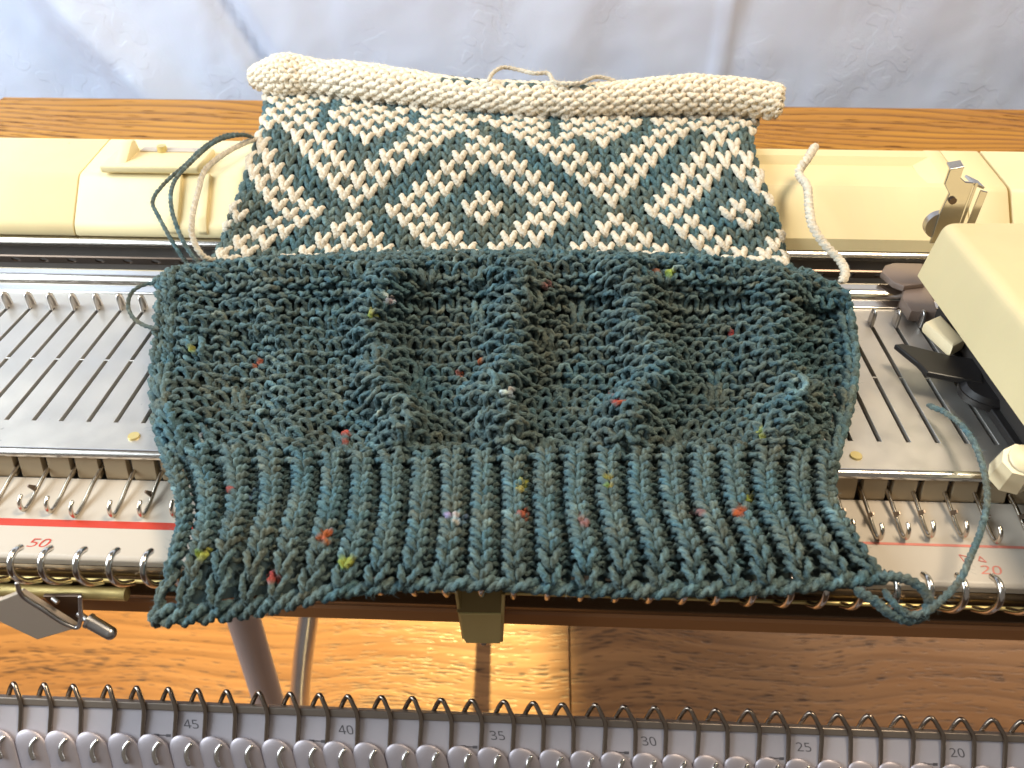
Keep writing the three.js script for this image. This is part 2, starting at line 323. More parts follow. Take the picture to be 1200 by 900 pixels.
// needles: shank, hook, latch; upright butts in the slots; gate pegs along the front
{
  const shank = (x) => tube([[x, -6.6, 10], [x, -6.9, 14], [x, -7.6, 20], [x, -8.9, 27], [x, -9.1, 30.4], [x, -8.6, 32.2], [x, -6.6, 32.8], [x, -4.9, 32.2], [x, -4.2, 30.8]], 0.66, 38, 8);
  const latch = (x) => plate([[x - 0.3, -7.4, 23], [x - 0.3, -4.6, 25.4], [x - 0.3, -4.9, 26.2], [x - 0.3, -8.1, 24.6]], 0.5, 0.08);
  const g0 = shank(0), l0 = latch(0), ghook = tube([[0, -10, 50], [0, -15.5, 51.2], [0, -9.6, 56.4], [0, -4, 58.4], [0, -0.6, 57.2], [0, 0.2, 54.6], [0, -1.0, 52]].slice(1), 0.9, 30, 10);
  const butt = tube([[0, -3, -70.6], [0, 2.4, -70.4], [0, 5.4, -69.6], [0, 6.2, -68.4], [0, 5.4, -67.2], [0, 2, -66.8], [0, -3, -66.8]], 0.6, 28, 8);
  const bladeP = plate([[-0.25, -3, -70.4], [-0.25, 5.2, -70], [-0.25, 5.2, -67.2], [-0.25, -3, -66.8]], 0.5, 0.06);
  const bg = joined([butt, bladeP]);
  const nm = {}, put = (name, g, mat, x, par) => {
    let m;
    if (!nm[name]) m = nm[name] = part(name, g, mat, mach);
    else { m = nm[name].clone(); mach.add(m); }
    m.position.x = x * MM; return m;
  };
  const proto = part('needle', g0, needleSteel, mach); part('latch', l0, darkSteel, proto);
  nm.needle = null;
  for (let n = -36; n <= 36; n++) {
    const m = n === -36 ? proto : proto.clone(); if (n !== -36) mach.add(m);
    m.position.x = n * 9 * MM; m.position.z = rr(-1.1, 1.1) * MM; m.rotation.y = rr(-0.03, 0.03);
    if (n !== -36 && n < 0 && rnd() < 0.75) m.remove(m.children[0]);
  }
  for (let n = -40; n <= 40; n++) { const m = put('needle_butt', bg, steel, n * 9); m.position.z = rr(-0.5, 0.5) * MM; }
  for (let n = -34; n <= 34; n++) { const m = put('gate_peg', ghook, chrome, n * 9 + 4.5); m.rotation.z = rr(-0.02, 0.02); }
}

// printed numbers
const font = await new FontLoader().loadAsync('fonts/droid/droid_sans_regular.typeface.json');
function print(str, size, matrix, mat, parent, name = 'printed_number') {
  const g = new TextGeometry(str, { font, size, depth: 0.06, curveSegments: 4, bevelEnabled: false });
  g.computeBoundingBox(); g.translate(-(g.boundingBox.max.x) / 2, 0, 0);
  return part(name, g.applyMatrix4(matrix), mat, parent);
}
const flatOn = (x, y, z, slant, wide = 1.15) => new THREE.Matrix4().makeTranslation(x, y, z).multiply(new THREE.Matrix4().makeRotationX(-Math.PI / 2 + 0.025)).multiply(new THREE.Matrix4().set(wide, slant, 0, 0, 0, 1, 0, 0, 0, 0, 1, 0, 0, 0, 0, 1));
print('50', 3.1, flatOn(...[-132.9, -9.3, 44.6], 0.25, 1.35), redInk, mach);
print('20', 3.0, flatOn(...[136.1, -9.3, 44.1], 0.25, 1.35), paleRedInk, mach);
for (const [a, b, c] of [[[129.9, -9.3, 37.3], [130.4, -9.3, 39.8], [133.3, -9.3, 38.4]], [[135.5, -9.3, 37.7], [136.5, -9.3, 39.8], [134.6, -9.3, 39.3]]]) {
  part('printed_arrow', [[a, b], [b, c], [c, a]].map(([p, q]) => cyl(p, q, 0.16, 0.16, 6)), paleRedInk, mach);
}

// ------------------------------------------------------------------ carriage
{
  const t = thing('knitting_carriage', 'cream carriage with black brush arm at the right end of the bed', 'knitting carriage', [215, 0, -20]);
  // shell: slanted side wall, wide rounded crease, flat top
  const sec = rounded([[150, 17], [153.5, 38.5], [290, 41], [292, 17], [286, 15], [286, 34], [160, 32.5], [153.5, 15.5]], 4, 5);
  const s = new THREE.Shape(sec.map(([x, y]) => new THREE.Vector2(x, y)));
  const g = new THREE.ExtrudeGeometry(s, { depth: 132, bevelEnabled: true, bevelSize: 1.2, bevelThickness: 1.6, bevelOffset: -1.2, bevelSegments: 4 });
  part('shell', uvMetres(creased(g.translate(0, 0, -75), 0.7)), carriagePlastic, t);
  part('back_wall', box(155, 288, 14, 37, -74.5, -71, 0.8), carriagePlastic, t);
  part('underside', box(156, 288, 5, 22, -66, 55, 1), blackMatte, t);
  part('cam_plate', box(153.5, 288, 3, 6, -58, 22, 0.5), blackPlastic, t);
  part('brush_arm', [plate([[133, 9, -41.7], [135.8, 9, -42.3], [148.6, 9, -36.1], [158.9, 9, -33.5], [154.1, 9, -20.4], [144.6, 9, -23.3], [138.2, 9, -25.4], [136.9, 9, -31.2]].reverse(), 2.2, 0.5)], blackPlastic, t);
  part('brush_wheel', [new THREE.CylinderGeometry(9, 9, 2.2, 28).translate(156, 5.8, -19), new THREE.CylinderGeometry(7, 8.6, 1.6, 28).translate(156, 7.6, -19)], blackPlastic, t);
  part('wedge', creased(plate([[146, 12, -52.3], [153.4, 12, -57.1], [155.7, 12, -40.8], [149.7, 12, -36.4]].reverse(), 5, 1.4), 0.6), knobPlastic, t);
  part('guide_shoe', creased(plate([[145.3, 8, -94.8], [148.5, 8, -100.5], [153, 8, -102.8], [164.5, 8, -102.6], [159.2, 8, -85.9], [150.6, 8, -83.7], [147.4, 8, -86.8]].reverse(), 3, 1), 0.6), brownPlastic, t);
  part('guide_block', creased(plate([[152.6, 6, -87.8], [162.6, 6, -88.2], [158.4, 6, -67.9], [148.7, 6, -68.8], [148.5, 6, -78.6]].reverse(), 5, 1), 0.6), brownPlastic, t);
  const kg = new THREE.CylinderGeometry(5.2, 6.0, 10, 8, 1); kg.rotateX(0.35); kg.rotateZ(0.15);
  part('knob', [creased(kg.translate(146.8, 8.5, 20), 0.3), new THREE.SphereGeometry(4.9, 16, 8, 0, 6.3, 0, 1.4).scale(1, 0.35, 1).rotateX(0.35).translate(147.5, 13, 21.5)], knobPlastic, t);
  // folded sheet-metal lever standing behind the shell
  const z = -84;
  part('lever', [plate([[155, 26, z], [163.5, 26, z + 1], [163, 41, z + 1], [163.2, 50.2, z + 1], [160.2, 50.4, z], [158, 52, z], [157.8, 56, z], [153.2, 55, z], [153, 49.5, z], [155.8, 46, z], [154.8, 38, z]].map((p) => [p[0], p[1], z]), 1.3, 0.25),
    plate([[163.2, 27, z], [163.2, 27, z - 7], [164.6, 47, z - 7], [163.6, 50.2, z]].reverse(), 1.1, 0.2), plate([[163, 50.4, z], [168.6, 47.8, z - 2], [168.6, 47.8, z - 8], [163, 50.4, z - 7]], 1, 0.2),
    plate([[165.4, 27, z + 0.6], [168.2, 27, z + 0.6], [168.8, 47, z + 0.6], [166.2, 47.6, z + 0.6]], 0.9, 0.2), plate([[153.2, 55.2, z], [157.8, 56.2, z], [158.2, 56.6, z - 5], [153.6, 55.8, z - 5]], 0.9, 0.2)], chrome, t);
  part('rivet', [cyl([157.6, 43.5, z], [157.6, 43.5, z + 0.9], 1.3)], darkSteel, t);
  part('lever_foot', creased(new THREE.CylinderGeometry(5, 5, 3, 24).rotateX(Math.PI / 2).translate(156.5, 33, z - 2), 0.5), steel, t);
}

// ------------------------------------------------------------------ table clamp and side bracket
{
  const t = thing('table_clamp', 'olive brass clamp hanging from the table edge in the middle', 'clamp', [-4.6, -30, 54]);
  const z = 56.5;
  part('face', plate([[-10.6, -17.8, z], [1.2, -17.4, z], [1.2, -29, z], [0.6, -31, z], [-9.2, -31.3, z], [-9.8, -29, z]].reverse(), 1.2, 0.35), brass, t);
  part('flange', plate([[-11.6, -9.5, z - 1], [-11.6, -9.5, z - 9], [-10.4, -31, z - 9], [-10.2, -30.6, z - 1]], 0.9, 0.2), brass, t);
  part('flange', plate([[2.2, -9.5, z - 9], [2.2, -9.5, z - 0.4], [1.5, -30.6, z - 0.4], [1.5, -31, z - 9]], 0.9, 0.2), brass, t);
  part('saddle', plate([[-11.2, -17.8, z - 0.4], [1.8, -17.4, z - 0.4], [2, -10.6, z - 6.5], [-11.4, -10.6, z - 6.5]], 0.9, 0.2), std({ color: C(0.2, 0.145, 0.06), metalness: 0.9, roughness: 0.4 }), t);
  part('screw_tip', [cyl([-4.5, -31, 54], [-4.5, -34, 54], 1.1, 0.9, 14), new THREE.SphereGeometry(1, 12, 8).translate(-4.3, -34, 54)], steel, t);
}
{
  const t = thing('ribber_bracket', 'bent grey steel bracket with a thumbscrew below the left front rail', 'bracket', [-130, -24, 56]);
  part('plate', plate([[-146.2, -17.4, 58], [-138.6, -16.6, 58], [-131.1, -12.6, 58], [-120.3, -28, 58], [-134.3, -34.3, 58], [-147.8, -21.2, 58]].reverse(), 1.6, 0.3), bracketSteel, t);
  part('channel_edge', tube([[-128.9, -6.4, 60], [-129.4, -11.4, 60], [-126, -16.8, 60], [-121.5, -23.4, 60], [-118.6, -25, 60], [-116.7, -22, 60], [-113.2, -11.3, 60]], 0.62, 60, 8), steel, t);
  part('side_wall', plate([[-129.5, -19.4, 54], [-118.5, -18.8, 54], [-122.9, -32.3, 54], [-125.1, -32.9, 54]].reverse(), 1.2, 0.2), darkSteel, t);
  const a = V([-118.8, -22.6, 57]), b = V([-115.7, -23.5, 58.5]), c = V([-109.3, -26.3, 60.5]);
  part('thumbscrew', [cyl(a.toArray(), b.toArray(), 0.9, 0.9, 14), cyl(b.toArray(), c.toArray(), 2.0, 1.9, 18), new THREE.SphereGeometry(1.92, 18, 12).translate(c.x, c.y, c.z), cyl(b.toArray(), b.clone().lerp(c, 0.12).toArray(), 2.2, 2.2, 18)], steel, t);
  part('pin', cyl([-124.9, -17.4, 56], [-123.1, -17.9, 57], 0.7, 0.7, 10), steel, t);
}

// ------------------------------------------------------------------ ribber: the second bed, lowered in front
{
  const O = V(4.4, -54.4, 66.2), ex = V(0.99939, -0.03065, -0.01666), ed0 = V(0, -0.7507, 0.6606), en = ex.clone().cross(ed0).negate().normalize(), ed = en.clone().cross(ex).normalize();
  if (ed.dot(ed0) < 0) ed.negate();
  if (en.z < 0) en.negate();
  const M = new THREE.Matrix4().makeBasis(ex, ed, en).setPosition(O);          // local (along, down, out); left-handed bases are flipped
  const hand = M.determinant() < 0;
  const L = (x, d, n) => V(x, d, n).applyMatrix4(M);
  const put = (g) => { g = g.clone().applyMatrix4(M); if (hand) flip(g); return g; };
  const t = thing('ribber_bed', 'lavender grey second needle bed with numbered scale lowered in front', 'knitting machine', L(0, 12, 0).toArray());
  part('top_rail', put(box(-420, 420, -1.5, 0.7, -2.6, 0.3, 0.4)), ribberRail, t);
  part('scale_plate', uvMetres(put(box(-420, 420, 0.7, 46, -2.6, -0.4))), ribberPaint, t);
  part('body', put(box(-420, 420, 9, 46, -16, -2.7)), blackMatte, t);
  // wire pegs over the top edge
  const wire = tube([[0, 9.6, -0.1], [0, 6, 0.1], [0, 1.2, 0.35], [-0.3, -0.9, 0.5], [-1.4, -3.0, 0.3], [-2.6, -5.0, -0.2], [-3.3, -5.3, -0.6], [-4.2, -4.2, -1.3], [-5.4, -1.6, -2.4], [-6.2, 0.8, -3.4]].map((p) => L(...p)), 0.7, 52, 8);
  const dome = new THREE.CapsuleGeometry(4.62, 22, 8, 24); dome.scale(1, 1, 0.26); dome.applyMatrix4(new THREE.Matrix4().set(1, 0.3, 0, 0, 0, 1, 0, 0, 0, 0, 1, 0, 0, 0, 0, 1)); dome.rotateX(-0.08); dome.translate(7.0, 22.8, -0.6);
  const fin = tube([[5.4, 9.6, 1.2], [4.6, 10.8, 1.7], [4.6, 12.8, 2.0], [5.4, 14.8, 1.9]].map((p) => L(...p)), 0.75, 16, 8);
  const dg = put(dome);
  const protos = [];
  for (let k = -21; k <= 21; k++) {
    const at = ex.clone().multiplyScalar((k * 9 + 0.4 + rr(-0.25, 0.25)) * MM), roll = rr(-0.05, 0.05);
    [['wire_peg', wire, darkWire], ['needle_channel', dg, ribberMetal], ['needle_head', fin, chrome]].forEach(([n, g, m], i) => {
      let o = protos[i];
      if (!o) o = protos[i] = part(n, g, m, t); else { o = o.clone(); t.add(o); }
      o.position.copy(at); if (i === 0) o.rotation.y = roll;
    });
  }
  const T = (x, d) => M.clone().multiply(new THREE.Matrix4().makeTranslation(x, d, -0.42)).multiply(new THREE.Matrix4().set(1.2, -0.3, 0, 0, 0, -1, 0, 0, 0, 0, 1, 0, 0, 0, 0, 1));
  for (const [s, x] of [['45', -93.6], ['40', -48.2], ['35', -3.8], ['30', 40.6], ['25', 86], ['20', 131]]) {
    print(s, 2.5, T(x, 5.6), greyInk, t);
    part('printed_arrow', [put(box(x - 10, x - 6.6, 7.7, 8.0, -0.42, -0.34)), put(box(x - 11, x - 9.4, 7.5, 8.3, -0.42, -0.35)), put(box(x - 7.4, x - 6, 7.5, 8.3, -0.42, -0.35))], greyInk, t);
  }
}

// ------------------------------------------------------------------ the knitted swatch
const swatch = thing('knitted_swatch', 'teal ribbed and textured knitted swatch with a cream heart-stitch upper half and rolled cream edge', 'knitting', [0, 8, -40]);
const SHEET = [
  [[-87.8, -9, 72.8], [-60.4, -4, 72.3], [-31.9, 3, 67.6], [2.4, 4, 66.6], [34.4, 2, 65.6], [68.8, 2, 63.7], [102.5, -2, 55.7]],
  [[-84.2, 4, 58.6], [-58, 8, 59.7], [-28.3, 9, 59.4], [2, 9, 58.2], [34.5, 9, 57], [66.5, 8, 53.4], [96.4, 4, 47.3]],
  [[-88.4, 5, 40.3], [-59.5, 8, 41.5], [-29, 9, 41.3], [1.1, 9, 40.2], [32.4, 9, 39], [64, 8, 36.8], [94, 4, 31.7]],
  [[-100.9, 5, 19.6], [-64.4, 8, 23.4], [-31.9, 9, 22.9], [0.2, 9, 20.9], [33.7, 9, 18.9], [67.7, 8, 15.7], [99.9, 4, 11.9]],
  [[-113, 5, -1.9], [-75.1, 9, 2.5], [-36.5, 10, 1.4], [-0.8, 10, -0.8], [37.7, 10, -3.1], [76.6, 9, -5.9], [111.2, 4, -11.7]],
  [[-123.1, 7, -26], [-81.1, 14, -16.8], [-40.5, 15, -17.9], [-1.7, 15, -20.4], [40.1, 15, -22.9], [80.8, 14, -24.9], [118.9, 7, -32.8]],
  [[-126.1, 16, -43.4], [-86.1, 22, -36.4], [-44.4, 23, -37.5], [-2.6, 23, -40.1], [39.4, 23, -41.7], [83, 21, -45.6], [122.2, 13, -54.3]],
  [[-128.6, 20, -54.3], [-87.6, 27, -46.1], [-46.8, 29, -46.5], [-3, 29, -49.4], [39.6, 29, -51], [82.6, 27, -53.8], [120.8, 17, -58.1]],
  [[-131.2, 18, -62], [-90.3, 26, -56.9], [-48.9, 28, -57.9], [-3.6, 28, -62.2], [38.9, 28, -61.9], [81.5, 26, -62.8], [120.3, 16, -63.9]],
  [[-130.1, 8, -84.4], [-93.7, 13, -83.6], [-51.2, 14, -86.2], [-5, 14, -89.3], [37.9, 14, -89.6], [80.5, 13, -88.9], [118.7, 8, -89.1]],
  [[-125.3, 8, -91.6], [-87.7, 9, -94], [-48.5, 9, -96.9], [-5.6, 9, -100], [36.1, 9, -100.1], [76.1, 9, -100.2], [110.7, 8, -100.5]],
  [[-123.2, 13, -106.7], [-85.2, 15, -106.4], [-46.7, 15, -109.5], [-6.8, 15, -112.5], [34.6, 15, -112.5], [73.3, 15, -112.4], [109.7, 13, -114.7]],
  [[-118.6, 23, -115.8], [-84.8, 23, -120.5], [-46.5, 23, -125.3], [-7.5, 23, -128.5], [32.3, 23, -128.3], [70.6, 22, -128.5], [104.6, 24, -120.4]],
  [[-118.3, 31, -138.2], [-85.1, 31, -139.5], [-46.4, 32, -140.4], [-8.1, 32, -141.8], [30.1, 32, -142.3], [67.6, 31, -145.2], [101.9, 32, -142.1]],
  [[-121.5, 34, -168.1], [-86.3, 35, -161.3], [-46.6, 36, -154.8], [-8.7, 36, -153.2], [29.6, 36, -154.6], [67.3, 35, -162.8], [105.1, 34, -173.3]],
  [[-128.1, 36, -201], [-90.5, 37, -189.5], [-49.6, 38, -178.6], [-9.7, 38, -174.4], [29.4, 38, -173.6], [68.3, 37, -183.6], [110.4, 36, -190.3]],
  [[-133.6, 36, -223.3], [-94.4, 37, -212.1], [-51.7, 38, -200.3], [-10.7, 38, -194.3], [30.1, 38, -193.4], [70.5, 37, -202.8], [113, 36, -207.4]],
];
const cat = (a, b, c, d, t) => 0.5 * (2 * b + (c - a) * t + (2 * a - 5 * b + 4 * c - d) * t * t + (3 * b - a - 3 * c + d) * t * t * t);
// a surface with its own lengths: s across (0..1), v along (mm up the middle of the cloth)
function surface(ctrl, bump) {
  const nr = ctrl.length, nc = ctrl[0].length, at = (i, j) => ctrl[clamp(i, 0, nr - 1)][clamp(j, 0, nc - 1)];
  const knots = [0], mid = (nc - 1) >> 1;
  for (let i = 1; i < nr; i++) knots.push(knots[i - 1] + V(at(i, mid)).distanceTo(V(at(i - 1, mid))));
  const raw = (u, v) => {
    let i = 0; while (i < nr - 2 && v > knots[i + 1]) i++;
    const tv = (v - knots[i]) / (knots[i + 1] - knots[i]), x = clamp(u, 0, 1) * (nc - 1), j = Math.min(Math.floor(x), nc - 2), tu = x - j + (u - clamp(u, 0, 1)) * (nc - 1), o = [0, 0, 0];
    for (let k = 0; k < 3; k++) { const r = []; for (let a = -1; a <= 2; a++) r.push(cat(at(i + a, j - 1)[k], at(i + a, j)[k], at(i + a, j + 1)[k], at(i + a, j + 2)[k], tu)); o[k] = cat(...r, tv); }
    return V(o);
  };
  const NU = 144, length = knots[nr - 1], NV = Math.ceil(length / 1.2), P = [], N = [];
  const nrm = (F, i, j) => { const a = F(i, Math.max(j - 1, 0)), b = F(i, Math.min(j + 1, NU)), c = F(Math.max(i - 1, 0), j), d = F(Math.min(i + 1, NV), j); return b.sub(a).cross(d.sub(c)).normalize(); };
  for (let i = 0; i <= NV; i++) { P.push([]); for (let j = 0; j <= NU; j++) P[i].push(raw(j / NU, length * i / NV)); }
  for (let i = 0; i <= NV; i++) { N.push([]); for (let j = 0; j <= NU; j++) N[i].push(nrm((a, b) => P[a][b].clone(), i, j)); }
  for (let i = 0; i <= NV; i++) for (let j = 0; j <= NU; j++) P[i][j].addScaledVector(N[i][j], bump(j / NU, length * i / NV));
  for (let i = 0; i <= NV; i++) for (let j = 0; j <= NU; j++) N[i][j] = nrm((a, b) => P[a][b].clone(), i, j);
  const bil = (G, u, v) => {
    const x = clamp(u, 0, 1) * NU, y = clamp(v / length, 0, 1) * NV, j = Math.min(Math.floor(x), NU - 1), i = Math.min(Math.floor(y), NV - 1), a = x - j, b = y - i;
    return G[i][j].clone().multiplyScalar((1 - a) * (1 - b)).addScaledVector(G[i][j + 1], a * (1 - b)).addScaledVector(G[i + 1][j], (1 - a) * b).addScaledVector(G[i + 1][j + 1], a * b);
  };
  const pos = (u, v) => bil(P, u, v), normal = (u, v) => bil(N, u, v).normalize();
  return { knots, length, pos, normal };
}
const kv = surface(SHEET, () => 0).knots;                           // lengths at the rows of the net
const ribTop = kv[3], joinV = (kv[9] * 0.6 + kv[10] * 0.4);
const ridgeAt = [[0.045, 0.04, 7.5], [0.19, 0.026, 3], [0.335, 0.028, 12.5], [0.505, 0.031, 13], [0.68, 0.031, 12.5], [0.88, 0.036, 9.5]];
function ridge(u, v) {
  let h = -4 - 5.5 * sstep(v, ribTop + 8, ribTop + 50);
  ridgeAt.forEach(([c, w, k], i) => { const m = 0.016 * Math.sin(v / 13 + i * 1.9) + 0.008 * Math.sin(v / 5 + i); h += k * Math.exp(-(((u - c - m) / w) ** 2)); });
  return h;
}
const S = surface(SHEET, (u, v) => {
  const tex = sstep(v, ribTop - 4, ribTop + 10) * sstep(kv[8] + 3 - v, 0, 22), cw = sstep(v, joinV, joinV + 8);
  const side = Math.min(u, 1 - u);
  return tex * (ridge(u, v) + 1.6 * ns(u * 14, v / 12, 3)) * sstep(side, 0.0, 0.05) + 0.9 * ns(u * 6, v / 24, 5) + cw * 1.3 * ns(u * 5, v / 20, 9)
    + (1 - tex) * (1 - cw) * 0.5 * ns(u * 20, v / 14, 2) - 2.2 * sstep(0.035 - side, 0, 0.035) + sstep(8 - v, 0, 8) * 2.0 * Math.sin(u * 27 + 1);
});

// yarn: swept tubes collected into buckets; every stitch can go into its own
class Bucket { constructor() { this.p = []; this.n = []; this.c = []; this.uv = []; this.i = []; }
  mesh(name, mat, parent, label) {
    const g = new THREE.BufferGeometry(), b = originOf(parent);
    for (let k = 0; k < this.p.length; k += 3) { this.p[k] = (this.p[k] - b.x) * MM; this.p[k + 1] = (this.p[k + 1] - b.y) * MM; this.p[k + 2] = (this.p[k + 2] - b.z) * MM; }
    g.setAttribute('position', new THREE.Float32BufferAttribute(this.p, 3)); g.setAttribute('normal', new THREE.Float32BufferAttribute(this.n, 3));
    g.setAttribute('color', new THREE.Float32BufferAttribute(this.c, 3)); g.setAttribute('uv', new THREE.Float32BufferAttribute(this.uv, 2)); g.setIndex(this.i);
    const m = shadow(new THREE.Mesh(g, mat)); m.name = name; if (label) m.userData.label = label; parent.add(m); return m;
  } }
const SIDES = 6, hairs = { teal: [], cream: [] };
let yarnRun = 0;
// samples: {p, N, r, c, key}; two plies twisted round each other; a new key starts a new piece
function sweep(samples, bucketOf, hair, hairEvery = 0.2) {
  const n = samples.length, s0 = yarnRun; yarnRun += 37.7;
  const T = samples.map((q, i) => samples[Math.min(i + 1, n - 1)].p.clone().sub(samples[Math.max(i - 1, 0)].p).normalize());
  const F = T.map((t, i) => { const side = t.clone().cross(samples[i].N); if (side.lengthSq() < 1e-4) side.set(1, 0, 0); side.normalize(); return [side, side.clone().cross(t)]; });
  for (const half of [0, Math.PI]) {
    let prevRing = null, prevB = null, s = s0;
    for (let i = 0; i < n; i++) {
      const q = samples[i], [side, up] = F[i];
      if (i) s += q.p.distanceTo(samples[i - 1].p);
      const tw = s * TWIST + half, po = q.ply ?? 0.3, oa = Math.cos(tw) * q.r * po, ob = Math.sin(tw) * q.r * po, R = q.r * (1.02 - 0.74 * po), cx = q.p.x + side.x * oa + up.x * ob, cy = q.p.y + side.y * oa + up.y * ob, cz = q.p.z + side.z * oa + up.z * ob;
      const tone = half ? 0.93 : 1.05;
      const emit = (b) => {
        const start = b.p.length / 3;
        for (let k = 0; k <= SIDES; k++) {
          const a = k / SIDES * Math.PI * 2, ca = Math.cos(a), sa = Math.sin(a);
          const nx = side.x * ca + up.x * sa, ny = side.y * ca + up.y * sa, nz = side.z * ca + up.z * sa;
          b.p.push(cx + nx * R, cy + ny * R, cz + nz * R);
          b.n.push(nx, ny, nz); b.c.push(q.c[0] * tone, q.c[1] * tone, q.c[2] * tone); b.uv.push(k / SIDES, s / 5);
        }
        return start;
      };
      const link = (b, A, B) => { for (let k = 0; k < SIDES; k++) b.i.push(A + k, B + k, A + k + 1, B + k, B + k + 1, A + k + 1); };
      const b = bucketOf(q.key);
      if (prevB && prevB !== b) { const e = emit(prevB); link(prevB, prevRing, e); prevB = null; }
      const ring = emit(b);
      if (prevB) link(b, prevRing, ring);
      prevRing = ring; prevB = b;
      if (hair && !half && rnd() < hairEvery) hair.push([q.p.clone().addScaledVector(q.N, q.r * 0.6), q.N, q.c]);
    }
  }
}
const TWIST = 1.5;
// flecks of dyed wool caught in the tweed yarn
const FL = [[[-85.7, 16, -12.9], 0], [[-107.4, 12, -25.1], 1], [[-46.3, 25, -29.9], 1], [[-15.5, 16, -9.5], 0], [[34.4, 13, -1.8], 2], [[50.5, 31, -52], 0], [[55.4, 31, -51], 1], [[77, 20, -32.5], 2], [[76.8, 10, 9.2], 1], [[-75.4, 10, 39.2], 2], [[-69.3, 10, 41.6], 3],
  [[-47.6, 11, 17.9], 2], [[6.4, 11, 46.6], 0], [[6.3, 11, 34.8], 1], [[-44.2, 11, 55.5], 0], [[-75.6, 9, 61.2], 1], [[29.6, 11, 32.9], 1], [[-92.2, 8, 15.8], 4], [[-36.9, 11, 64.2], 1], [[22.8, 11, 47.2], 5], [[-9.2, 17, -16.3], 0], [[-41.2, 26, -37.1], 4], [[0.1, 17, 1.3], 4], [[68.7, 11, 39.5], 1], [[63.8, 11, 42.9], 0], [[-9.4, 11, 49.4], 3], [[-54.7, 8, 67.8], 2], [[53.4, 11, 43.3], 5], [[-37.8, 14, 8.5], 4], [[11.7, 30, -43.5], 5], [[-12, 11, 47.3], 4]].map(([p, k]) => [V(p), k]);
const FLC = [[0.62, 0.13, 0.03], [0.50, 0.52, 0.08], [0.55, 0.07, 0.045], [0.22, 0.42, 0.62], [0.72, 0.76, 0.80], [0.40, 0.17, 0.15]];
function tealColor(p, i, j, k) {
  for (const [f, c] of FL) if (Math.abs(f.x - p.x) < 1.3 && Math.abs(0.75 * (f.y - p.y) - 0.6 * (f.z - p.z)) < 1.25 && Math.abs(f.y - p.y) < 12 && rnd() < 0.75) return [FLC[c].map((q, i) => lerp(q, [0.11, 0.16, 0.17][i], 0.12 + 0.5 * rnd() * rnd())), 1.08];
  const q = j + k / 22, h = ns(q * 0.31, i * 3.7, 4), l = 1 + 0.34 * ns(q * 1.6, i * 5.3, 8) + 0.16 * h, w = clamp(0.45 + 0.8 * ns(q * 0.55, i * 7.1, 14) + 0.5 * ns(p.x / 25, p.z / 25, 15), 0, 1);
  const e = ns(q * 1.9, i * 4.1, 19);
  const base = [lerp(0.118, 0.172, w), lerp(0.220, 0.202, w), lerp(0.250, 0.170, w)];
  const light = e > 0.5 ? 1.6 : 1;
  return [base.map((v) => v * l * light), 1];
}
const creamC = (i, j, k) => { const l = 1 + 0.06 * ns(j * 0.7 + k * 0.1, i * 0.9, 6); return [[0.82 * l, 0.725 * l, 0.58 * l], 1]; };

// one course of loops across the cloth
const STS = 44, SUB = 22;
function course(row, opt) {
  const { surf, v, pitch, d, jit = 1, ply = 0.36, plump = 0.22, a = 0.2, hk = 0.82, radius, kind, color, key, xmap = (x) => x, lift = () => 0, sts = STS, from = 0 } = opt, out = [];
  for (let j = from; j < sts; j++) {
    const s0 = kind(j), sp = kind(j - 1), sn = kind(j + 1), jx = jit * 0.13 * ns(j * 1.7, row * 2.3, 3), jy = jit * 0.15 * ns(j * 2.1, row * 1.3, 5);
    for (let k = 0; k < SUB; k++) {
      const t = (k / SUB) * 2 - 1, th = t * Math.PI;                 // sinker at the ends, head in the middle
      let s = s0; const e = Math.abs(t) > 0.68 ? sstep(Math.abs(t), 0.68, 1) * 0.5 : 0; if (e) s = lerp(s0, t < 0 ? sp : sn, e);
      const x = j + 0.5 + t / 2 + a * Math.sin(2 * th) + jx * (1 - t * t), y = pitch * (hk * Math.cos(th) + jy * (1 - t * t));
      const u = xmap(x) / sts, vv = v + y, p = surf.pos(u, vv), N = surf.normal(u, vv);
      const z = -s * d * Math.cos(2 * th) + lift(j, t) + 0.12 * ns(x * 3.1, row * 1.9, 7);
      p.addScaledVector(N, z);
      const [c, f] = color(p, row, j, k);
      out.push({ p, N, r: radius(j, t) * f * (1 + 0.10 * ns(x * 2.3, row * 3.1, 2)) * (1 - plump + 2 * plump * Math.sin(th) ** 2), ply, c, key: key(j, t) });
    }
  }
  return out;
}
const plyBump = texture(256, 256, (x, y) => 0.5 + 0.42 * tiled(x, y, 7, 9, 71) + 0.35 * tiled(x, y, 18, 8, 72) + 0.25 * tiled(x, y, 34, 30, 74), false);
// heather: fibres of several tones spun together
const heather = (c, k, z, rare) => texture(512, 512, (x, y) => {
  const a = tiled(x, y, 9, 10, z) + 0.7 * tiled(x, y, 24, 14, z + 1), b = tiled(x, y, 6, 7, z + 2), f = rare * sstep(tiled(x, y, 30, 11, z + 3), 0.42, 0.62);
  return c.map((v, i) => clamp(v * (1 + k * a + [0.16, 0, -0.14][i] * k * 2.2 * b) + f * 0.4, 0, 1));
}, true, 2, 4);
const yarnMat = phy({ vertexColors: true, map: heather([0.72, 0.72, 0.72], 0.7, 81, 1.3), roughness: 0.95, bumpMap: plyBump, bumpScale: 0.0006, sheen: 0.3, sheenColor: C(0.5, 0.6, 0.66), sheenRoughness: 0.6, specularIntensity: 0.2 });
const creamMat = phy({ vertexColors: true, map: heather([0.88, 0.88, 0.88], 0.16, 86, 0.2), roughness: 0.95, bumpMap: plyBump, bumpScale: 0.0005, sheen: 0.3, sheenColor: C(1, 0.95, 0.85), sheenRoughness: 0.6, specularIntensity: 0.2 });

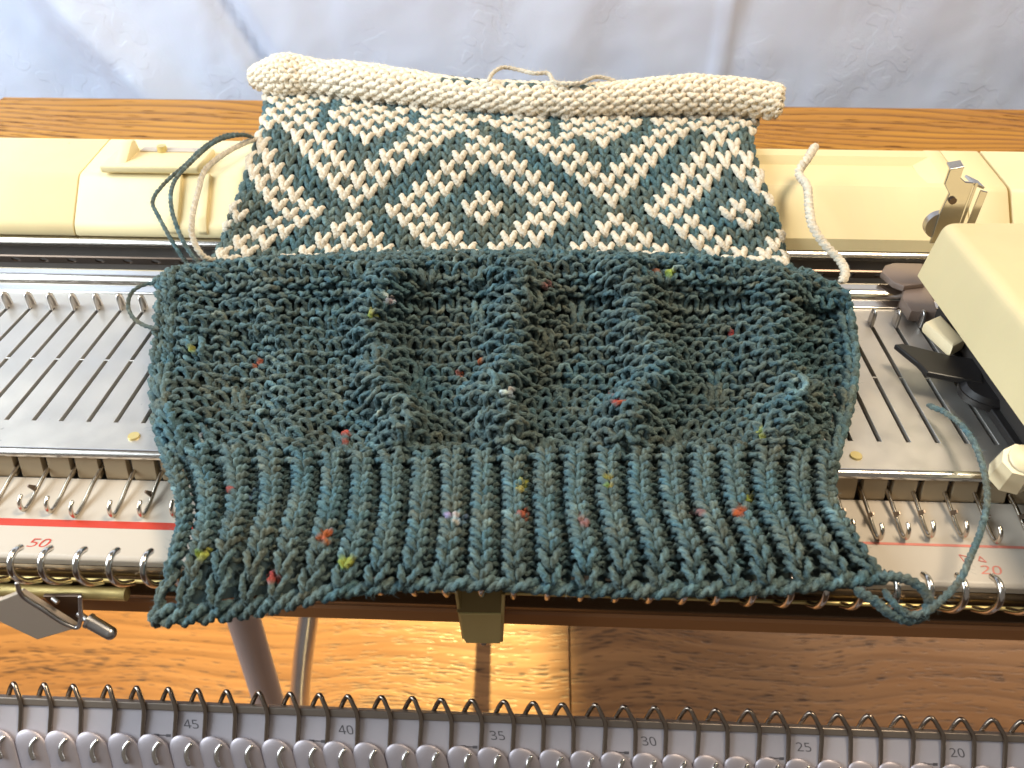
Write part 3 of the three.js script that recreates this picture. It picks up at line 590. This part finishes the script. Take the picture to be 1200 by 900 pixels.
// ribbing: one knit column and one purl gutter by turns
const ribbing = new Bucket(), ribB = [...Array(25)].map(() => new Bucket());
{
  const rows = 14, v0 = 4.5, pitch = (ribTop + 1 - v0) / rows;
  const warpX = (x) => { const c = Math.floor(x / 2) * 2, f = (x - c) / 2; return c + 2 * (f < 0.5 ? f * 1.26 : 0.63 + (f - 0.5) * 0.74); };
  for (let r = 0; r < rows; r++) sweep(course(r, { surf: S, v: v0 + (r + 0.3) * pitch, pitch, d: 1.5, a: 0.29, hk: 0.84, xmap: warpX,
    plump: 0.16, ply: 0.42, radius: (j) => (j % 2 ? 0.85 : 0.95), kind: (j) => (j % 2 ? -1 : 1), lift: (j, t) => (j % 2 ? -2.2 : 1.2) * (1 - 0.5 * sstep(Math.abs(t), 0.6, 1)), color: tealColor, key: (j) => (j % 2 ? -1 : j >> 1) }),
  (k) => (k < 0 ? ribbing : ribB[k]), hairs.teal);
}
const ribPart = ribbing.mesh('ribbing', yarnMat, swatch, 'dark purl gutters between the ribs');
ribB.forEach((b) => b.p.length && b.mesh('rib', yarnMat, ribPart));
// rope of the cast-on edge
{
  const b = new Bucket();
  for (const ph of [0, Math.PI]) {
    const q = []; for (let i = 0; i <= 900; i++) { const u = -0.006 + 1.012 * i / 900, a = u * 38 * Math.PI + ph, N = S.normal(u, 2), p = S.pos(u, 3.0 + 1.0 * Math.sin(a)); p.addScaledVector(N, 0.8 + 0.9 * Math.cos(a)); const [c, f] = tealColor(p, 60 + ph, i / 9, 0); q.push({ p, N, r: 1.3 * f, c, key: 0 }); }
    sweep(q, () => b, hairs.teal);
  }
  b.mesh('cast_on_edge', yarnMat, swatch);
}
// textured panel: purl bumps with knit stitches in the hollows
{
  const b = new Bucket(), rows = 24, v0 = ribTop + 1.5, v1 = joinV + 3, pitch = (v1 - v0) / rows;
  const sel = [...Array(rows)].map((_, r) => [...Array(STS + 4)].map((_, j) => (j < 2 || j > STS - 2 ? 1 : ((ns(j * 0.9, r * 0.7, 31) > 0.42) ? 1 : -1))));
  for (let r = 0; r < rows; r++) sweep(course(100 + r, { surf: S, v: v0 + r * pitch, pitch: pitch * 1.02, d: 2.1, a: 0.22, hk: 0.86, jit: 2.0, plump: 0.12,
    radius: (j) => 1.13 + 0.16 * ns(j * 0.7, r * 0.6, 41), kind: (j) => sel[r][clamp(j, 0, STS - 1)], lift: (j, t) => 1.5 * ns(j * 0.8 + t * 0.3, r * 0.9, 17), color: tealColor, key: () => 0 }), () => b, hairs.teal);
  b.mesh('textured_panel', yarnMat, swatch);
  // selvedge stitches down both sides
  for (const [u0, dir] of [[0.004, -1], [0.996, 1]]) {
    const sb = new Bucket(), q = []; for (let i = 0; i <= 700; i++) { const v = 3 + (joinV - 3) * i / 700, a = v * 1.25, N = S.normal(u0, v), p = S.pos(u0, v), across = S.pos(0.5, v).sub(p).normalize(); p.addScaledVector(across, dir * (0.3 + 0.9 * Math.sin(a)) * 0.8).addScaledVector(N, 0.5 + 0.9 * Math.cos(a)); const [c, f] = tealColor(p, 200 + dir, i / 9, 0); q.push({ p, N, r: 1.2 * f, c, key: 0 }); }
    sweep(q, () => sb, hairs.teal);
    sb.mesh('selvedge', yarnMat, swatch);
  }
}
// colourwork: zigzag bands of cream hearts on teal
{
  const teal = new Bucket(), rest = new Bucket(), cream = [], one = new Map();
  const rows = 20, v0 = joinV + 6, v1 = kv[16] - 2, pitch = (v1 - v0) / rows;
  const isCream = (r, j) => {
    if (r < 0) return false;
    const fold = (x) => Math.abs(((((x + 10) % 20) + 20) % 20) - 10), m = (fold(j - 20) + fold(r - 5)) % 6;    // nested diamonds
    return m === 1 || m === 5 || (r > 12 && m === 3 && ns(j * 0.6, r * 0.6, 77) > -0.02);
  };
  const sel = [...Array(rows)].map((_, r) => [...Array(STS)].map((_, j) => isCream(r, j)));
  let n = 0;
  const id = (r, j) => { const k = r * 100 + j; if (!one.has(k)) one.set(k, n++ < 300 ? new Bucket() : rest); return one.get(k); };
  for (let r = 0; r < rows; r++) {
    const opt = { surf: S, v: v0 + r * pitch, pitch, d: 1.35, a: 0.30, hk: 0.82, ply: 0.24, plump: 0.22, kind: () => 1, color: tealColor };
    const q = course(300 + r, { ...opt, radius: (j) => (sel[r][clamp(j, 0, STS - 1)] ? 1.32 : 1.06), color: (p, i, j, k) => (sel[r][j] ? creamC(i, j, k) : tealColor(p, i, j, k)), lift: (j, t) => (sel[r][j] ? 0.5 : -0.2), key: (j, t) => (sel[r][j] ? j : -1) });
    sweep(q, (k) => (k < 0 ? teal : id(r, k)), null);
    for (const s of q) if (rnd() < 0.15) hairs[s.key < 0 ? 'teal' : 'cream'].push([s.p.clone().addScaledVector(s.N, s.r * 0.6), s.N, s.c]);
  }
  const cp = teal.mesh('colourwork_panel', yarnMat, swatch);
  for (const b of new Set(one.values())) if (b !== rest) b.mesh('heart_stitch', creamMat, cp);
  if (rest.p.length) rest.mesh('heart_stitches', creamMat, cp).userData.kind = 'stuff';
}
// rolled cream edge: purl side out, curled toward the front
const ROLL = [[-136.2, 44, -215.1], [-112.9, 45, -215.3], [-80.9, 46, -205], [-46.1, 46, -193.2], [-13.3, 46, -184.5], [18.3, 46, -180.8], [49.7, 46, -184.4], [85.8, 46, -190.6], [118.4, 44, -188.2]];
const rollR = (u) => 6.4 + 2.2 * Math.exp(-(((u - 0.07) / 0.06) ** 2)) - 4.4 * sstep(0.04 - u, 0, 0.04) + 0.7 * Math.sin(u * 9) + 0.5 * Math.sin(u * 23 + 1);
{
  const curve = new THREE.CatmullRomCurve3(ROLL.map((p) => V(p)), false, 'centripetal'), ctrl = [], a0 = -2.5, a1 = 2.6, NA = 14;
  for (let i = 0; i <= NA; i++) {
    const row = []; for (let j = 0; j <= 12; j++) {
      const u = j / 12, p = curve.getPoint(u), T = curve.getTangent(u), up = V(0, 1, 0).addScaledVector(T, -T.y).normalize(), f = T.clone().cross(up).normalize();   // toward the viewer
      const a = lerp(a0, a1, i / NA), R = rollR(u);
      row.push(p.addScaledVector(up, Math.cos(a) * R).addScaledVector(f, -Math.sin(a) * R * 1.05).toArray());
    }
    ctrl.push(row);
  }
  const RS = surface(ctrl, (u, v) => 0.7 * ns(u * 12, v / 14, 6) + 0.5 * ns(u * 30, v / 8, 4)), b = new Bucket(), tb = new Bucket(), rows = 11, pitch = RS.length / rows;
  for (let r = 0; r < rows; r++) {
    const dark = (j) => ((r === 7 && ns(j * 0.5, 21, 51) > -0.2 && j > 15 && j < 43) || (r === 5 && ns(j * 0.4, 15, 51) > -0.15 && j > 17 && j < 30));
    sweep(course(500 + r, { surf: RS, v: (r + 0.5) * pitch, pitch, d: 1.2, a: 0.2, hk: 0.85, jit: 1.6, ply: 0.2, plump: 0.15, radius: () => 1.5, kind: () => -1, color: (p, i, j, k) => (dark(j) ? tealColor(p, i, j, k) : [creamC(i, j, k)[0].map((q) => q * 1.26), 1]), key: (j) => (dark(j) ? 1 : 0) }), (k) => (k ? tb : b), hairs.cream, 0.2);
  }
  const e = b.mesh('rolled_edge', creamMat, swatch); if (tb.p.length) tb.mesh('dark_rows', yarnMat, e);
  // ends of the roll: a few coiled loops
  const eb = new Bucket();
  for (const [u, s] of [[0.004, -1], [0.996, 1]]) {
    const p0 = curve.getPoint(u), T = curve.getTangent(u), up = V(0, 1, 0).addScaledVector(T, -T.y).normalize(), f = T.clone().cross(up).normalize(), q = [];
    for (let i = 0; i <= 260; i++) { const k = i / 260, a = k * 15, R = (rollR(u) - 0.4) * (1 - 0.8 * k), p = p0.clone().addScaledVector(T, s * (0.6 + 0.8 * Math.sin(i * 0.55))).addScaledVector(up, Math.cos(a) * R).addScaledVector(f, -Math.sin(a) * R * 1.05); const [c] = creamC(7, i / 8, 0); q.push({ p, N: T.clone().multiplyScalar(s), r: 1.5, c, key: 0 }); }
    sweep(q, () => eb, hairs.cream);
  }
  eb.mesh('roll_end', creamMat, e);
}
// the cloth behind the loops keeps light from passing through the gaps
{
  const base = (v0, v1, drop, mat, name) => {
    const nu = 96, nv = Math.ceil((v1 - v0) / 2), pos = [], idx = [], F = (a, b) => { const u = a / nu * 0.985 + 0.0075, v = lerp(v0, v1, b / nv); return [S.pos(u, v), S.normal(u, v)]; };
    for (const k of [0, 1]) for (let b = 0; b <= nv; b++) for (let a = 0; a <= nu; a++) { const [p, N] = F(a, b); p.addScaledVector(N, -drop - k * 0.8); pos.push(p.x, p.y, p.z); }
    const W = nu + 1, H = (nv + 1) * W;
    for (let b = 0; b < nv; b++) for (let a = 0; a < nu; a++) { const i = b * W + a; idx.push(i, i + 1, i + W, i + 1, i + W + 1, i + W, H + i, H + i + W, H + i + 1, H + i + 1, H + i + W, H + i + W + 1); }
    const g = new THREE.BufferGeometry(); g.setAttribute('position', new THREE.Float32BufferAttribute(pos, 3)); g.setIndex(idx); g.computeVertexNormals();
    g.setAttribute('uv', new THREE.Float32BufferAttribute(new Float32Array(pos.length / 3 * 2), 2));
    part(name, g, mat, swatch);
  };
  const m = std({ color: C(0.082, 0.120, 0.118), roughness: 1 });
  base(4, joinV + 4, 4.2, m, 'knit_back'); base(joinV + 2, kv[16], 1.5, m, 'knit_back');
}
// loose yarn ends
function strand(name, pts, r, color, mat, hair, plies = 1, label) {
  const c = new THREE.CatmullRomCurve3(pts.map((p) => V(p)), false, 'centripetal'), len = c.getLength(), n = Math.ceil(len / 0.5), b = new Bucket(), q = [];
  for (let i = 0; i <= n; i++) { const t = i / n, p = c.getPoint(t), end = Math.min(1, i / 2 + 0.25, (n - i) / 2 + 0.25), [cc] = color(p, 700 + r, i / 8, i); q.push({ p: p.add(V(0.15 * ns(i * 0.2, 1, 2), 0.15 * ns(i * 0.2, 4, 2), 0)), N: V(0, 0.8, 0.6), r: r * end * (1 + 0.08 * ns(i * 0.3, 2, r)), c: cc, key: 0 }); }
  sweep(q, () => b, hair, 1);
  return b.mesh(name, mat, swatch, label);
}
const tealYarn = (p, i, j, k) => { const [c, f] = tealColor(p, i, j, k); return [[c[0] * 1.15, c[1] * 1.0, c[2] * 0.95], f]; }, creamYarn = (p, i, j, k) => creamC(i, j, k);
strand('yarn_tail', [[-119.6, 34, -157.5], [-121.4, 38, -152.9], [-127.9, 40, -148.3], [-133.5, 40, -136], [-137.2, 38, -118.5], [-143.1, 34, -107], [-144.6, 31, -99], [-139.3, 27, -90.7], [-132.5, 20, -83], [-127.2, 14, -78.5]], 0.8, tealYarn, yarnMat, hairs.teal, 1, 'grey teal yarn tail looping out to the left');
strand('yarn_tail', [[-120.2, 34, -159.5], [-121.6, 41, -145.8], [-129.3, 41, -138.4], [-134.5, 39, -121.5], [-137.6, 36, -106.8], [-135.8, 32, -95.6], [-130.9, 26, -85.7], [-126.5, 20, -80.4], [-119.7, 15, -74.9]], 0.85, tealYarn, yarnMat, hairs.teal, 1, 'second grey teal yarn tail beside the first');
strand('yarn_tail', [[-118.8, 35, -158], [-122.5, 36, -148.9], [-127.4, 36, -134.9], [-131.2, 34, -123], [-130.7, 30, -110.7], [-128.9, 25, -95.2], [-127.5, 20, -89], [-123, 15, -84.4], [-119.4, 12, -85.9]], 1.2, creamYarn, creamMat, hairs.cream, 1, 'cream yarn tail at the left edge');
strand('yarn_tail', [[-127.2, 19, -55.5], [-132.7, 19, -55.3], [-136.7, 18, -52], [-137, 16, -47], [-134.2, 14, -41.8], [-128.5, 13, -37.5], [-122, 13, -35]], 0.75, tealYarn, yarnMat, hairs.teal, 1, 'small teal loop at the upper left corner');
strand('yarn_tail', [[125.3, 40, -145.7], [119.6, 38, -135.4], [115.8, 34, -130.5], [117.2, 32, -120.5], [116.3, 28, -110.6], [116.4, 24, -102], [120.6, 19, -96], [126, 15, -90.4], [127, 13, -85.2], [125.1, 11, -80.1]], 1.8, creamYarn, creamMat, hairs.cream, 1, 'thick cream yarn tail at the right edge');
strand('yarn_tail', [[-15.9, 55, -179], [-13.9, 57, -185], [-9.5, 58, -189.6], [-2.4, 57, -189.4], [4.7, 57, -184.4], [10.9, 57, -184.6], [14.1, 55, -178.8], [24, 55, -176.7], [33.4, 56, -183.7], [42.1, 54, -184.4]], 0.95, creamYarn, creamMat, hairs.cream, 1, 'cream yarn end lying on the rolled edge');
strand('yarn_tail', [[90.1, 4, 61.6], [94.8, 2, 63], [99.3, -1, 64.7], [104.4, -3, 65.1], [108.2, -3, 63.9], [110.3, -1, 61.6], [108.9, 2, 60.1], [105.8, 4, 58.8], [101.9, 5, 58.2], [96.6, 6, 59.2]], 1.35, tealYarn, yarnMat, hairs.teal, 1, 'thick teal loop at the lower right corner');
strand('yarn_tail', [[98.1, 3, 60.5], [100.4, 1, 63.6], [104.3, -1, 65], [107.7, 0, 65.1], [111.7, 1, 62.6], [116.2, 2, 59], [119.4, 3, 55.8], [123.1, 4, 50.6], [129.8, 5, 40.8], [134.6, 7, 31.4], [136.8, 9, 22.1], [138.8, 9, 11.5], [139.4, 8, 1.3], [138.3, 6, -7.7], [135.4, 4, -14.4]], 0.95, tealYarn, yarnMat, hairs.teal, 1, 'thin teal yarn tail running back over the needles');
// fine fibres standing off the yarn
for (const [k, list] of Object.entries(hairs)) {
  const g = new THREE.BufferGeometry(), pos = [], idx = [], n = 4, len = 2.9, w = 0.032;
  for (let i = 0; i <= n; i++) { const t = i / n, x = 0.5 * t * t * len, y = t * len * (1 - 0.25 * t), ww = w * (1 - 0.7 * t); pos.push(x * MM, y * MM, -ww * MM, x * MM, y * MM, ww * MM); if (i < n) { const a = i * 2; idx.push(a, a + 1, a + 2, a + 1, a + 3, a + 2); } }
  g.setAttribute('position', new THREE.Float32BufferAttribute(pos, 3)); g.setIndex(idx); g.computeVertexNormals();
  const per = 3, m = new THREE.InstancedMesh(g, std({ color: C(1, 1, 1), roughness: 1 }), list.length * per), M4 = new THREE.Matrix4(), Q = new THREE.Quaternion(), col = new THREE.Color();
  list.forEach(([p, N, c], i) => { for (let q = 0; q < per; q++) {
    const d = N.clone().add(V(rr(-1.3, 1.3), rr(-0.8, 0.8), rr(-1.3, 1.3))).normalize(); Q.setFromUnitVectors(V(0, 1, 0), d).multiply(new THREE.Quaternion().setFromAxisAngle(V(0, 1, 0), rr(0, 6.28)));
    const s = rr(0.4, 1.1); M4.compose(p.clone().sub(swatch.base).multiplyScalar(MM), Q, V(s, s, s)); m.setMatrixAt(i * per + q, M4); col.setRGB(c[0] * 1.1, c[1] * 1.1, c[2] * 1.1); m.setColorAt(i * per + q, col);
  } });
  m.name = k + '_fuzz'; m.userData.kind = 'stuff'; m.castShadow = m.receiveShadow = true; swatch.add(m);
}

// ------------------------------------------------------------------ what gives the light, outside the frame
function glowing(name, label, category, L, color, k) {
  const t = thing(name, label, category, L.at.clone().multiplyScalar(1000).toArray());
  const q = new THREE.Quaternion().setFromUnitVectors(V(0, 0, 1), L.to.clone().sub(L.at).normalize()), w = L.w * 1000, h = L.h * 1000, B = t.base;
  const place = (g) => g.applyQuaternion(q).translate(B.x, B.y, B.z);
  const dir = L.to.clone().sub(L.at).normalize().multiplyScalar(-6);
  part('glowing_face', place(box(-w / 2, w / 2, -h / 2, h / 2, -4, -2)).translate(dir.x, dir.y, dir.z), std({ color: C(0.8, 0.8, 0.8), emissive: color, emissiveIntensity: k }), t);
  part('surround', [place(box(-w / 2 - 25, -w / 2, -h / 2 - 25, h / 2 + 25, -30, 4)), place(box(w / 2, w / 2 + 25, -h / 2 - 25, h / 2 + 25, -30, 4)), place(box(-w / 2, w / 2, h / 2, h / 2 + 25, -30, 4)), place(box(-w / 2, w / 2, -h / 2 - 25, -h / 2, -30, 4))], std({ color: C(0.7, 0.68, 0.64), roughness: 0.5 }), t);
}
glowing('window', 'bright daylight window with a white frame to the left of the table', 'window', WINDOW, C(0.82, 0.93, 1.0), 1);
glowing('ceiling_lamp', 'square warm ceiling lamp above the right end of the machine', 'lamp', LAMP, C(1, 0.84, 0.62), 2);
{
  const p = LOW.at.clone().multiplyScalar(1000), t = thing('floor_lamp', 'small warm lamp on a stand behind the table', 'lamp', [p.x, FY, p.z]);
  part('bulb', new THREE.SphereGeometry(18, 20, 14).translate(p.x, p.y, p.z), std({ color: C(0.9, 0.8, 0.6), emissive: C(1, 0.66, 0.26), emissiveIntensity: 2 }), t);
  part('pole', [cyl([p.x, FY, p.z], [p.x, p.y - 18, p.z], 7), new THREE.CylinderGeometry(90, 95, 12, 30).translate(p.x, FY + 6, p.z)], blackMatte, t);
}
glowing('low_window', 'pale low window behind the right end of the table', 'window', DOOR, C(1, 0.78, 0.56), 1);

renderer.render(scene, camera);
